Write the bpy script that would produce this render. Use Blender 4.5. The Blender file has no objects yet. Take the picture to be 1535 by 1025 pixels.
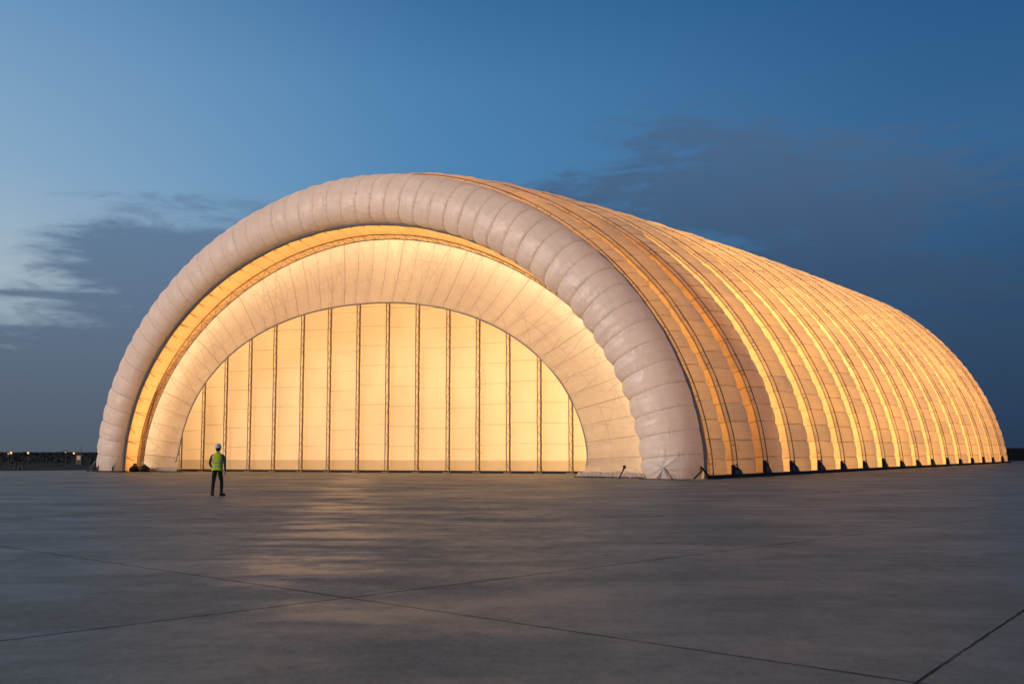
import bpy, bmesh, math, random
from mathutils import Vector, Matrix
random.seed(7)
S = bpy.context.scene
C = S.collection
PI = math.pi
R = math.radians

# ------------------------------------------------------------------ helpers
def link(name, me, mat=None, parent=None):
    o = bpy.data.objects.new(name, me)
    C.objects.link(o)
    if mat is not None:
        for m in (mat if isinstance(mat, (list, tuple)) else [mat]):
            me.materials.append(m)
    if parent is not None:
        o.parent = parent
    return o

def tag(o, label=None, cat=None, group=None, kind=None):
    if label: o['label'] = label
    if cat: o['category'] = cat
    if group: o['group'] = group
    if kind: o['kind'] = kind
    return o

def empty(name, loc=(0, 0, 0), rz=0.0):
    o = bpy.data.objects.new(name, None)
    o.empty_display_size = 0.2
    C.objects.link(o)
    o.location = loc
    o.rotation_euler = (0, 0, rz)
    return o

def mesh_from(name, verts, faces, uvs=None, smooth=True):
    me = bpy.data.meshes.new(name)
    me.from_pydata([tuple(v) for v in verts], [], faces)
    if uvs is not None:
        lay = me.uv_layers.new(name='UVMap')
        data = []
        for l in me.loops:
            data.extend(uvs[l.vertex_index])
        lay.data.foreach_set('uv', data)
    if smooth:
        me.polygons.foreach_set('use_smooth', [True] * len(me.polygons))
    me.update()
    return me

def grid_mesh(name, rows, uvrows, close=False, smooth=True):
    """rows: list of equally long lists of points"""
    n = len(rows[0])
    V = [p for r in rows for p in r]
    UV = [p for r in uvrows for p in r] if uvrows else None
    F = []
    for i in range(len(rows) - 1):
        for j in range(n - 1 if not close else n):
            a = i * n + j; b = i * n + (j + 1) % n
            F.append((a, b, b + n, a + n))
    return mesh_from(name, V, F, UV, smooth)

class MB:
    """collects shapes into one mesh"""
    def __init__(s): s.v = []; s.f = []; s.m = []
    def add(s, v, f, mi=0):
        o = len(s.v); s.v += [tuple(p) for p in v]
        s.f += [tuple(i + o for i in q) for q in f]; s.m += [mi] * len(f)
    def box(s, c, d, rz=0.0, mi=0, bev=0.0, M=None):
        bm = bmesh.new(); bmesh.ops.create_cube(bm, size=1)
        for v in bm.verts: v.co = Vector((v.co.x * d[0], v.co.y * d[1], v.co.z * d[2]))
        if bev: bmesh.ops.bevel(bm, geom=bm.edges[:], offset=bev, segments=2, affect='EDGES', profile=.6)
        X = Matrix.Translation(c) @ Matrix.Rotation(rz, 4, 'Z')
        if M is not None: X = X @ M
        bm.verts.index_update()
        s.add([X @ v.co for v in bm.verts], [[v.index for v in f.verts] for f in bm.faces], mi); bm.free()
    def tube(s, pts, r, n=6, mi=0, cap=True):
        pts = [Vector(p) for p in pts]
        rs = r if isinstance(r, (list, tuple)) else [r] * len(pts)
        rings = []; up = Vector((0.13, 0.21, 1)).normalized()
        for i, p in enumerate(pts):
            t = (pts[min(i + 1, len(pts) - 1)] - pts[max(i - 1, 0)])
            t = t.normalized() if t.length > 1e-9 else Vector((0, 0, 1))
            a = t.cross(up)
            if a.length < 1e-3: a = t.cross(Vector((1, 0, 0)))
            a.normalize(); b = t.cross(a)
            rings.append([p + (a * math.cos(2 * PI * k / n) + b * math.sin(2 * PI * k / n)) * rs[i] for k in range(n)])
        v = [q for g in rings for q in g]; f = []
        for i in range(len(pts) - 1):
            for k in range(n):
                f.append((i * n + k, i * n + (k + 1) % n, (i + 1) * n + (k + 1) % n, (i + 1) * n + k))
        if cap:
            f.append(tuple(range(n - 1, -1, -1))); f.append(tuple((len(pts) - 1) * n + k for k in range(n)))
        s.add(v, f, mi)
    def lathe(s, prof, c, n=20, mi=0, sx=1.0, sy=1.0):
        v = []; f = []
        for (r, z) in prof:
            for k in range(n):
                a = 2 * PI * k / n
                v.append((c[0] + r * sx * math.cos(a), c[1] + r * sy * math.sin(a), c[2] + z))
        for i in range(len(prof) - 1):
            for k in range(n):
                f.append((i * n + k, i * n + (k + 1) % n, (i + 1) * n + (k + 1) % n, (i + 1) * n + k))
        f.append(tuple(range(n - 1, -1, -1))); f.append(tuple((len(prof) - 1) * n + k for k in range(n)))
        s.add(v, f, mi)
    def build(s, name, mat, parent=None, smooth=False):
        me = mesh_from(name, s.v, s.f, None, smooth)
        o = link(name, me, mat, parent)
        me.polygons.foreach_set('material_index', s.m)
        return o

def hsh(*a):
    return random.Random(hash(tuple(int(x * 1000) for x in a))).random()

def vnoise(x, y, z=0.0):
    from mathutils import noise
    return noise.noise(Vector((x, y, z)))

# ------------------------------------------------------------------ node helper
class NT:
    def __init__(s, tree):
        s.t = tree; s.t.nodes.clear()
    def n(s, typ, **kw):
        nd = s.t.nodes.new(typ)
        for k, v in kw.items(): setattr(nd, k, v)
        return nd
    def l(s, a, b): s.t.links.new(a, b)
    def put(s, sock, v):
        if isinstance(v, bpy.types.NodeSocket): s.l(v, sock)
        elif v is not None: sock.default_value = v
    def m(s, op, a, b=None, c=None, clamp=False):
        nd = s.n('ShaderNodeMath', operation=op); nd.use_clamp = clamp
        s.put(nd.inputs[0], a)
        if b is not None: s.put(nd.inputs[1], b)
        if c is not None: s.put(nd.inputs[2], c)
        return nd.outputs[0]
    def ss(s, x, lo, hi, a=0.0, b=1.0):
        nd = s.n('ShaderNodeMapRange', interpolation_type='SMOOTHSTEP')
        s.put(nd.inputs[0], x); s.put(nd.inputs[1], lo); s.put(nd.inputs[2], hi); s.put(nd.inputs[3], a); s.put(nd.inputs[4], b)
        return nd.outputs[0]
    def mix(s, f, a, b, blend='MIX'):
        nd = s.n('ShaderNodeMix', data_type='RGBA', blend_type=blend)
        s.put(nd.inputs[0], f)
        for sk, v in ((nd.inputs[6], a), (nd.inputs[7], b)):
            if isinstance(v, tuple) and len(v) == 3: v = v + (1,)
            s.put(sk, v)
        return nd.outputs[2]
    def noise(s, vec, scale, detail=3.0, rough=.5, dist=0.0):
        nd = s.n('ShaderNodeTexNoise'); s.put(nd.inputs['Vector'], vec)
        nd.inputs['Scale'].default_value = scale; nd.inputs['Detail'].default_value = detail
        nd.inputs['Roughness'].default_value = rough; nd.inputs['Distortion'].default_value = dist
        return nd.outputs[0]
    def xyz(s, x, y, z=0.0):
        nd = s.n('ShaderNodeCombineXYZ'); s.put(nd.inputs[0], x); s.put(nd.inputs[1], y); s.put(nd.inputs[2], z)
        return nd.outputs[0]
    def sep(s, v):
        nd = s.n('ShaderNodeSeparateXYZ'); s.l(v, nd.inputs[0]); return nd.outputs
    def ramp(s, f, stops):
        nd = s.n('ShaderNodeValToRGB'); s.put(nd.inputs[0], f)
        cr = nd.color_ramp
        while len(cr.elements) < len(stops): cr.elements.new(0.5)
        for e, (p, c) in zip(cr.elements, stops):
            e.position = p; e.color = tuple(c) + (1,)
        return nd.outputs[0]

def new_mat(name):
    m = bpy.data.materials.new(name); m.use_nodes = True
    return m, NT(m.node_tree)

def lin(r, g, b):
    f = lambda c: (c / 255 / 12.92) if c <= 10.31 else ((c / 255 + .055) / 1.055) ** 2.4
    return (f(r), f(g), f(b))

def simple(name, col, rough=.6, metal=0.0, var=.15, scale=8.0, bump=.1, spec=.4):
    m, t = new_mat(name)
    out = t.n('ShaderNodeOutputMaterial'); p = t.n('ShaderNodeBsdfPrincipled')
    co = t.n('ShaderNodeTexCoord').outputs['Object']
    nz = t.noise(co, scale, 4, .6)
    f = t.m('MULTIPLY_ADD', nz, var * 2, 1 - var)
    t.l(t.mix(1.0, col + (1,), t.xyz(f, f, f), 'MULTIPLY'), p.inputs['Base Color'])
    p.inputs['Roughness'].default_value = rough; p.inputs['Metallic'].default_value = metal
    p.inputs['Specular IOR Level'].default_value = spec
    b = t.n('ShaderNodeBump'); b.inputs['Strength'].default_value = bump; b.inputs['Distance'].default_value = .02
    t.l(nz, b.inputs['Height']); t.l(b.outputs[0], p.inputs['Normal'])
    t.l(p.outputs[0], out.inputs[0])
    return m

def fabric(name, base, trans, tfac, rough=.42, line=.55, lw=.035, strip=None, wrinkle=.5,
           extra=None, sub=True, vline=None, spec=.35, vs=1.0, hextra=None, pucker=.10, panels=0.0):
    """translucent coated cloth. UV: u counts segments along the arch, v runs across (0..1)."""
    m, t = new_mat(name)
    out = t.n('ShaderNodeOutputMaterial')
    uv = t.n('ShaderNodeUVMap').outputs[0]; s_ = t.sep(uv); u, v = s_[0], s_[1]
    obj = t.n('ShaderNodeTexCoord').outputs['Object']
    wob = t.m('MULTIPLY_ADD', t.noise(obj, .9, 2), .07, -.035)
    uu = t.m('ADD', u, wob)
    d = t.m('ABSOLUTE', t.m('SUBTRACT', t.m('FRACT', t.m('ADD', uu, .5)), .5))      # 0 on a seam
    seam = t.ss(d, lw * .35, lw, 1, 0)
    patch = t.ss(t.noise(obj, .55, 3, .6), .3, .65, .45, 1.0)
    seam = t.m('MULTIPLY', seam, patch)
    dark = t.m('MULTIPLY', seam, line)
    if sub:      # faint stitched line half way
        d2 = t.m('ABSOLUTE', t.m('SUBTRACT', t.m('FRACT', t.m('MULTIPLY', uu, 1.0)), .46))
        dark = t.m('MAXIMUM', dark, t.m('MULTIPLY', t.ss(d2, .006, .022, 1, 0), line * .30))
    if vline:
        for (vp, w, a) in vline:
            dv = t.m('ABSOLUTE', t.m('SUBTRACT', v, vp))
            dark = t.m('MAXIMUM', dark, t.m('MULTIPLY', t.ss(dv, w * .4, w, 1, 0), a))
    # cloth wear: blotches and streaks that run across the seams
    bl = t.noise(obj, .22, 4, .62)
    st = t.noise(t.xyz(t.m('MULTIPLY', u, .35), t.m('MULTIPLY', v, 9.0 * vs), 0.0), 3.0, 4, .65)
    grime = t.m('MULTIPLY_ADD', bl, .30, t.m('MULTIPLY', st, .22))                   # ~.26
    tone = t.m('ADD', 1.26, t.m('MULTIPLY', grime, -1.0))
    if extra:
        dark = t.m('MAXIMUM', dark, extra(t, u, v, obj))
    keep = t.m('SUBTRACT', 1.0, dark)
    k = t.m('MULTIPLY', keep, tone)
    kc = t.xyz(k, t.m('MULTIPLY', k, t.m('SUBTRACT', 1.0, t.m('MULTIPLY', dark, .12))), t.m('MULTIPLY', k, t.m('SUBTRACT', 1.0, t.m('MULTIPLY', dark, .25))))
    bc = t.mix(1.0, base + (1,), kc, 'MULTIPLY')
    tc = t.mix(1.0, trans + (1,), kc, 'MULTIPLY')
    # wrinkles
    near = t.ss(d, .02, .34, 1, 0)
    wv = t.noise(t.xyz(t.m('MULTIPLY', u, .5), t.m('MULTIPLY', v, 22.0 * vs), t.m('FLOOR', t.m('ADD', u, .5))), 2.2, 3, .55)
    h = t.m('MULTIPLY', t.m('MULTIPLY', wv, near), pucker)
    if hextra: h = t.m('ADD', h, hextra(t, u, v, obj))
    h = t.m('ADD', h, t.m('MULTIPLY', t.noise(obj, 1.1, 4, .55, .6), .10))
    h = t.m('SUBTRACT', h, t.m('MULTIPLY', seam, .03))
    b = t.n('ShaderNodeBump'); b.inputs['Strength'].default_value = wrinkle; b.inputs['Distance'].default_value = 1.0
    t.l(h, b.inputs['Height'])
    p = t.n('ShaderNodeBsdfPrincipled'); t.l(bc, p.inputs['Base Color'])
    p.inputs['Roughness'].default_value = rough; p.inputs['Specular IOR Level'].default_value = spec
    t.l(b.outputs[0], p.inputs['Normal'])
    tr = t.n('ShaderNodeBsdfTranslucent'); t.l(tc, tr.inputs[0]); t.l(b.outputs[0], tr.inputs[1])
    mx = t.n('ShaderNodeMixShader')
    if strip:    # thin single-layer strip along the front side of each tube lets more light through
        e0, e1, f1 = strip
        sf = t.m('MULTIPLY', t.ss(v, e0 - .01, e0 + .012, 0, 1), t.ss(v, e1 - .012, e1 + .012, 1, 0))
        # rear-slope shade put into translucency, plus doubled cloth edge; panels differ a little
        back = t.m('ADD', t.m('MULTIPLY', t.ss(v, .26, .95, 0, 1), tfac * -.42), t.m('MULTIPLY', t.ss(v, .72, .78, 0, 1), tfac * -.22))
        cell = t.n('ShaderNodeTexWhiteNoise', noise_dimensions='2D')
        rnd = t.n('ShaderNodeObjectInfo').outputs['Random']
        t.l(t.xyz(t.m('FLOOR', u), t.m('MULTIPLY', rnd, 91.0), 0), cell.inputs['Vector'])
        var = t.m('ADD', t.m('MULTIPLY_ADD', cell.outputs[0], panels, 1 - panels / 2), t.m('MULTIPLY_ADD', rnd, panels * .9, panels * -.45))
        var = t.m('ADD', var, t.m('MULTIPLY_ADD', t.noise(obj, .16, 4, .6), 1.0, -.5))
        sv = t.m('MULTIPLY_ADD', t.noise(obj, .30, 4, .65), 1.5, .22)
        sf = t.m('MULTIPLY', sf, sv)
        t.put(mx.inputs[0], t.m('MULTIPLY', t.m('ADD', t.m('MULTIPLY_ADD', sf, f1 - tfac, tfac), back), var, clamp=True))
    else:
        mx.inputs[0].default_value = tfac
    t.l(p.outputs[0], mx.inputs[1]); t.l(tr.outputs[0], mx.inputs[2])
    t.l(mx.outputs[0], out.inputs[0])
    return m

# ------------------------------------------------------------------ materials
WARM = (1.0, .70, .40)
def curtain_net(t, u, v, obj):
    acc = None
    nz = t.noise(obj, .5, 3)
    def line_at(x, w, a):
        d = t.m('ABSOLUTE', t.m('SUBTRACT', t.m('FRACT', t.m('ADD', x, .5)), .5))
        return t.m('MULTIPLY', t.ss(d, w * .4, w, 1, 0), a)
    gate = t.ss(nz, .42, .6, 0, 1)
    gate2 = t.ss(t.noise(obj, .35, 2), .40, .58, 0, 1)
    terms = [t.m('MULTIPLY', line_at(t.m('MULTIPLY_ADD', v, 1.25, t.m('MULTIPLY', u, 1.0)), .024, .30), gate),
             t.m('MULTIPLY', line_at(t.m('MULTIPLY_ADD', v, -1.25, t.m('MULTIPLY', u, 1.0)), .024, .30), gate2),
             t.m('MULTIPLY', line_at(t.m('MULTIPLY_ADD', v, 2.6, t.m('MULTIPLY', u, .5)), .018, .22), gate2),
             line_at(t.m('MULTIPLY_ADD', v, .0, t.m('MULTIPLY', u, .25)), .007, .5),
             t.m('MULTIPLY', line_at(t.m('MULTIPLY', u, 3.0), .05, .16), gate),
             t.m('MULTIPLY', line_at(t.m('ADD', t.m('MULTIPLY', v, 3.0), t.m('MULTIPLY', nz, .14)), .022, .22), gate2)]
    # rust coloured stains running along the cloth
    sn = t.noise(t.xyz(t.m('MULTIPLY', u, 2.2), t.m('MULTIPLY', v, 1.6), 3.0), 1.6, 5, .7, .8)
    terms.append(t.m('MULTIPLY', t.ss(sn, .58, .78, 0, 1), .22))
    for q in terms: acc = q if acc is None else t.m('MAXIMUM', acc, q)
    return acc

def rib_smudge(t, u, v, obj):
    nz = t.noise(obj, 1.6, 5, .7, .5)
    near = t.ss(v, .10, .34, 1, .25)
    a = t.m('MULTIPLY', t.m('MULTIPLY', t.ss(nz, .56, .74, 0, 1), near), .45)
    # little eyelets and loops on the lacing line
    du = t.m('ABSOLUTE', t.m('SUBTRACT', t.m('FRACT', t.m('MULTIPLY', u, 2.0)), .5)); dv = t.m('ABSOLUTE', t.m('SUBTRACT', v, .135))
    e = t.m('MULTIPLY', t.ss(du, .05, .11, 1, 0), t.ss(dv, .02, .035, 1, 0))
    return t.m('MAXIMUM', a, t.m('MULTIPLY', t.m('MULTIPLY', e, .5), t.ss(t.noise(obj, .8, 3), .5, .62, 0, 1)))

def foot_folds(t, u, v, obj):
    # folds gathered round the strap knot near the right foot, and puckers along the seams
    q = t.sep(obj); dx = t.m('SUBTRACT', q[0], 24.35); dz = t.m('SUBTRACT', q[2], .64)
    r = t.m('SQRT', t.m('ADD', t.m('MULTIPLY', dx, dx), t.m('MULTIPLY', dz, dz)))
    an = t.m('ARCTAN2', dz, dx)
    w = t.m('POWER', t.m('MULTIPLY_ADD', t.m('SINE', t.m('MULTIPLY_ADD', an, 7.0, t.m('MULTIPLY', t.noise(obj, .8, 2), 5.0))), .5, .5), 2.5)
    g = t.m('MULTIPLY', t.ss(r, .10, 1.7, 1, 0), t.ss(q[1], -1.0, -1.6, 0, 1))
    f = t.m('MULTIPLY', t.m('MULTIPLY', w, g), .085)
    st = t.noise(t.xyz(t.m('MULTIPLY', u, 3.2), t.m('MULTIPLY', v, 3.0), 0), 2.4, 4, .6, .7)
    return t.m('ADD', f, t.m('MULTIPLY', st, .035))

def wall_lines(t, u, v, obj):
    # panel seams: u counts bays, v counts 1.5 m courses; every bay has its own offset
    bay = t.m('FLOOR', u)
    off = t.m('MULTIPLY', t.m('FRACT', t.m('MULTIPLY', t.m('SINE', t.m('MULTIPLY', bay, 12.9898)), 43758.5)), .35)
    sl = t.m('MULTIPLY', t.m('SUBTRACT', t.m('FRACT', t.m('MULTIPLY', t.m('SINE', t.m('MULTIPLY', bay, 78.2)), 4758.5)), .5), .08)
    x = t.m('ADD', t.m('ADD', v, off), t.m('MULTIPLY', t.m('FRACT', u), sl))
    x = t.m('ADD', x, t.m('MULTIPLY', t.noise(obj, .7, 2), .06))
    d = t.m('ABSOLUTE', t.m('SUBTRACT', t.m('FRACT', x), .5))
    g = t.ss(t.noise(obj, .45, 2), .3, .62, .35, 1)
    a = t.m('MULTIPLY', t.m('MULTIPLY', t.ss(d, .008, .022, 1, 0), g), .34)
    skirt = t.ss(t.m('ADD', v, t.m('MULTIPLY', t.noise(obj, 1.2, 3), .05)), .625, .66, .30, 0)
    return t.m('MAXIMUM', a, skirt)

M = {}
M['front'] = fabric('front_arch_cloth', (.78, .745, .71), (.68, .50, .36), .19, rough=.36, line=.30, lw=.024, wrinkle=.55, spec=.65, pucker=.20, hextra=foot_folds)
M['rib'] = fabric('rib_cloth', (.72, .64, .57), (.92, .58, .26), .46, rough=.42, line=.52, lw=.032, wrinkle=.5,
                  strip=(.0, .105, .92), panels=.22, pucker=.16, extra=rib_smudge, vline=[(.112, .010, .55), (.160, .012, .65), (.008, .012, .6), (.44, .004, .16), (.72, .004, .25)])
M['lining'] = fabric('lining_cloth', (.74, .58, .36), (.92, .60, .30), .68, rough=.5, line=.5, lw=.03, wrinkle=.4, sub=False, vs=.3)
M['curtain'] = fabric('curtain_cloth', (.80, .68, .58), (.95, .83, .69), .60, rough=.55, line=.5, lw=.02, wrinkle=.65, pucker=.22,
                      extra=curtain_net, sub=False, vs=.4)
M['wall'] = fabric('end_wall_cloth', (.82, .70, .55), (.95, .72, .44), .62, rough=.5, line=.12, lw=.02, wrinkle=.22,
                   extra=wall_lines, sub=False, vs=.02, pucker=.05)
M['trim'] = simple('trim_webbing', (.26, .24, .23), .7, var=.25, scale=3)
M['cord'] = simple('seam_cord', (.17, .11, .07), .8)
M['steel'] = simple('truss_steel', (.26, .16, .085), .55, .3, var=.3, scale=5)
M['steel_pale'] = simple('truss_steel_pale', (.42, .33, .25), .6, .0, var=.2, scale=5)
M['black'] = simple('black_rubber', (.012, .012, .013), .6, var=.3)
M['flap'] = simple('grey_tarpaulin', (.24, .24, .25), .5, var=.3, scale=4, bump=.4)
M['pale_web'] = simple('pale_webbing', (.62, .56, .53), .6, var=.2)
M['hem'] = fabric('hem_cloth', (.70, .60, .54), (.7, .5, .34), .25, rough=.6, line=0.0, wrinkle=.8, sub=False)
M['rear'] = simple('rear_cloth', (.6, .5, .4), .6)

# ------------------------------------------------------------------ curves of the hangar, local frame: x along the front, y into the building
def sup(t, n): return math.copysign(abs(t) ** (2 / n), t)

class Arch:
    """superellipse arch sampled by arc length; t runs 0 (right foot) .. 1 (left foot)"""
    def __init__(s, u0, a, b, n=2.0, N=1600):
        P = []
        for i in range(N + 1):
            th = PI * i / N
            P.append((u0 + a * sup(math.cos(th), n), b * sup(max(math.sin(th), 0), n)))
        L = [0.0]
        for i in range(N): L.append(L[-1] + math.hypot(P[i + 1][0] - P[i][0], P[i + 1][1] - P[i][1]))
        s.P, s.L, s.len = P, L, L[-1]
    def at(s, t):
        import bisect
        x = min(max(t, 0), 1) * s.len
        i = min(max(bisect.bisect_right(s.L, x) - 1, 0), len(s.P) - 2)
        f = (x - s.L[i]) / max(s.L[i + 1] - s.L[i], 1e-9)
        a, b = s.P[i], s.P[i + 1]
        return a[0] + (b[0] - a[0]) * f, a[1] + (b[1] - a[1]) * f
    def frame(s, t):
        e = .004
        p = s.at(t); q0 = s.at(max(t - e, 0)); q1 = s.at(min(t + e, 1))
        tx, tz = q1[0] - q0[0], q1[1] - q0[1]; l = math.hypot(tx, tz)
        nx, nz = tz / l, -tx / l             # outward
        if t < .02 or t > .98:
            k = min(t, 1 - t) / .02; nz *= k; l = math.hypot(nx, nz); nx /= l; nz /= l
        return p, (nx, nz)

HANGAR = empty('inflatable_hangar', (-11.139, 78.938, 0.0), R(-31.2184))
tag(HANGAR, 'huge white inflatable hangar of ribbed arches glowing amber from inside on the concrete apron', 'hangar')

# ---- front arch (fat inflated tube, pillowed along its length)
front = Arch(.80, 23.55, 18.80, 1.94)
NSEG = 52; PER = 9
prof = [(-1.0, -1.45), (-.99, -1.72), (-.93, -1.98), (-.80, -2.20), (-.62, -2.34), (-.40, -2.42), (-.16, -2.44), (.08, -2.40), (.30, -2.30),
        (.50, -2.14), (.68, -1.92), (.82, -1.64), (.92, -1.32), (.98, -.96), (1.0, -.60), (1.0, -.28), (.985, -.02), (.96, .12)]
rows, uvr = [], []
fr = [0, .03, .09, .2, .35, .5, .65, .8, .91, .97]
for sgm in range(NSEG):
    for f in fr + ([1.0] if sgm == NSEG - 1 else []):
        t = (sgm + f) / NSEG
        (pu, pz), (nu, nz) = front.frame(t)
        half = 1.55 + .20 * math.sin(PI * t)
        dd = abs(2 * f - 1)
        puff = ((1 - dd ** 2.2) - .66) * (.8 + .45 * hsh(sgm, 4))                       # -.72 on the seam .. +.28 in the middle
        r_, u_ = [], []
        for j, (q, d) in enumerate(prof):
            w = .75 + .35 * max(0, -q) if abs(q) < .99 else (.55 if j < 3 else .30)
            if j >= len(prof) - 3: w *= .35
            amp = (.118 + .085 * max(0.0, -q) * (pu > 8) * min(1, max(0, (pu - 8) / 8))) * w
            # normal of the cross section
            a = prof[max(j - 1, 0)]; b = prof[min(j + 1, len(prof) - 1)]
            tx, ty = (b[0] - a[0]) * half, b[1] - a[1]; l = math.hypot(tx, ty)
            n1, n2 = -ty / l, tx / l
            if n2 > 0 and j < 12 and q < .9: n1, n2 = -n1, -n2
            if q > .9 and n1 < 0: n1, n2 = -n1, -n2
            if q < -.9 and n1 > 0: n1, n2 = -n1, -n2
            lump = .05 * vnoise(t * 90, j * .45, 3.3) + .035 * vnoise(t * 210, j * .8, 7.7)
            off = amp * puff + lump * w
            qq = q * half + n1 * off
            # the foot is pulled in where it is strapped down
            z0 = pz + nz * qq
            x0 = pu + nu * qq; y0 = d + n2 * off
            foot = math.exp(-((max(z0, 0)) / .55) ** 2)
            qs = 1 - .10 * foot
            x0 = pu + (x0 - pu) * qs; y0 = -1.2 + (y0 + 1.2) * (1 - .10 * foot)
            r_.append((x0, y0, max(z0, 0.02))); u_.append((sgm + f, j / (len(prof) - 1)))
        rows.append(r_); uvr.append(u_)
fa = link('front_arch', grid_mesh('front_arch', rows, uvr), M['front'], HANGAR)

def arch_band(name, arch, prof2, n, mat, parent, t0=0.0, t1=1.0, uvk=1.0, jit=0.0):
    rw, uv = [], []
    for i in range(n + 1):
        t = t0 + (t1 - t0) * i / n
        (pu, pz), (nu, nz) = arch.frame(t)
        k = 1 + jit * vnoise(t * 60, 2.2)
        rw.append([(pu + nu * q * k, d, max(pz + nz * q * k, .02)) for q, d in prof2])
        uv.append([(t * uvk, j / (len(prof2) - 1)) for j in range(len(prof2))])
    return link(name, grid_mesh(name, rw, uv), mat, parent)

arch_band('arch_backing', front, [(-1.45, .18), (-.6, .34), (.6, .34), (1.52, .14)], 160, M['rear'], fa)

# dark webbing trims where the tube is laced to the lining and to the first rib
inner_e = Arch(.945, 21.971, 16.93, 1.958)
arch_band('edge_trim', inner_e, [(.10, -1.72), (-.03, -1.76), (-.09, -1.66), (-.09, -1.50), (.02, -1.42)], 220, M['trim'], fa, jit=.5)
arch_band('edge_trim', front, [(1.52, -.02), (1.62, .0), (1.68, .08), (1.64, .22), (1.52, .30)], 220, M['trim'], fa, jit=.05)

# ---- ribs
seam_d = [0.25, 4.0, 9.7, 15.2, 21.7, 27.9, 34.6, 41.2, 48.1, 55.0, 62.0, 70.0, 77.6, 85.5, 93.6, 101.2, 109.5, 116.6]
def crest(d):
    return Arch(2.11, 24.09, 21.34 + 6.446 * (1 - math.exp(-d / 83.0)) - .62 * math.exp(-d / 4.0), 1.86 - .161 * d / 114)
def rib_off(x):
    """offset from the crest curve, x 0..1 across one rib"""
    if x < .15: return -.92 + .78 * (x / .15) ** .85
    y = (x - .15) / .85
    if y < .42: return -.14 + .14 * math.sin(PI / 2 * y / .42)
    return -.92 + .92 * (1 - ((y - .42) / .58) ** 2.2)
RSEG = 60
xs_ = [0, .03, .075, .12, .15, .162, .19, .24, .32, .42, .53, .62, .70, .78, .86, .92, .96, .985, 1.0]
fr2 = [0, .05, .16, .5, .84, .95]
for k in range(17):
    d0, d1 = seam_d[k], seam_d[k + 1]
    rw, uv = [], []
    A0, A1 = crest(d0), crest(d1)
    for sgm in range(RSEG):
        for f in fr2 + ([1.0] if sgm == RSEG - 1 else []):
            t = (sgm + f) / RSEG
            (p0, z0), (n0, m0) = A0.frame(t); (p1, z1), (n1, m1) = A1.frame(t)
            dd = abs(2 * f - 1)
            puff = (1 - dd ** 3) * .065 - .05 * max(0, (dd - .8) / .2)
            a, b = [], []
            for x in xs_:
                y = max(0, (x - .15) / .85)
                o = rib_off(x) + puff * (math.sin(PI * y) ** .6 if y > 0 else .12)
                o += .055 * vnoise(t * 46 + k * 7, x * 3.0, k * 1.7) * (.35 + math.sin(PI * x))
                sw = .10 * vnoise(t * 26, k * 3.1)           # seams wander a little
                g = x
                a.append((p0 + (p1 - p0) * g + (n0 + (n1 - n0) * g) * o,
                          d0 + (d1 - d0) * x + sw * (1 if 0 < k else 0),
                          max(z0 + (z1 - z0) * g + (m0 + (m1 - m0) * g) * o, .02)))
                b.append((sgm + f + (0, .06, -.05, .03)[k % 4], x))
            rw.append(a); uv.append(b)
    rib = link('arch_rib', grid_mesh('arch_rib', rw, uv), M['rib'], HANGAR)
    # lacing cord at the front of the rib body
    mb = MB()
    for xx, rr in ((.152, .032), (.004, .026)):
        pts = []
        for i in range(241):
            t = i / 240
            (p0, z0), (n0, m0) = A0.frame(t); (p1, z1), (n1, m1) = A1.frame(t)
            o = rib_off(xx) + .03
            sw = .10 * vnoise(t * 26, k * 3.1) + .02 * vnoise(t * 140, k)
            pts.append((p0 + (p1 - p0) * xx + n0 * o, d0 + (d1 - d0) * xx + (sw if k else 0), max(z0 + (z1 - z0) * xx + m0 * o, .03)))
        mb.tube(pts, rr, 5)
    mb.build('seam_cord', M['cord'], rib, True)
    # ground anchor at the right foot of the rib: black webbing triangle over a grey flap
    if k >= 1:
        u = 26.12; w = min(d1 - d0, 7)
        mb = MB()
        q = .25 * (hsh(k, 1) - .5)
        ln = .9 + .5 * hsh(k, 8)
        pr = [(.03, .16), (0, .82 + q), (.10, .90 + q), (.19, .78 + q), (ln, .46), (ln + .05, .40), (.22, .64 + q), (.12, .16)]
        v = [(u - .10, d0 - .10 + a, z) for a, z in pr] + [(u + .10, d0 - .10 + a, z) for a, z in pr]
        n = len(pr)
        mb.add(v, [tuple(range(n))[::-1], tuple(range(n, 2 * n))] + [(i, (i + 1) % n, n + (i + 1) % n, n + i) for i in range(n)])
        mb.tube([(u + .12, d0 + .12, .95 + q), (u + .16, d0 + .45, .50), (u + .16, d0 + ln, .20)], .03, 6)
        an = mb.build('anchor_strap', M['black'], rib)
        mb = MB()
        NN = 7
        rws = []
        for i in range(NN):
            x = i / (NN - 1)
            top = (.84 + q) * (1 - x) + .50 * x
            rws.append([(u - .02 + .10 * math.sin(PI * z) + .04 * vnoise(x * 4, z * 4, k), d0 + .05 + x * (ln + .1), .17 + z * (top - .17)) for z in (0, .25, .5, .75, 1)])
        link('anchor_flap', grid_mesh('anchor_flap', rws, None), M['flap'], rib)

# rear wall closes the far end
A = crest(116.6)
vv = [(2.1, 116.5, 0)]; ff = []
for i in range(121):
    x, z = A.at(i / 120); vv.append((2.1 + (x - 2.1) * .985, 116.5, z * .975))
for i in range(120): ff.append((0, i + 1, i + 2))
link('rear_wall', mesh_from('rear_wall', vv, ff, None, False), M['rear'], HANGAR)

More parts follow.
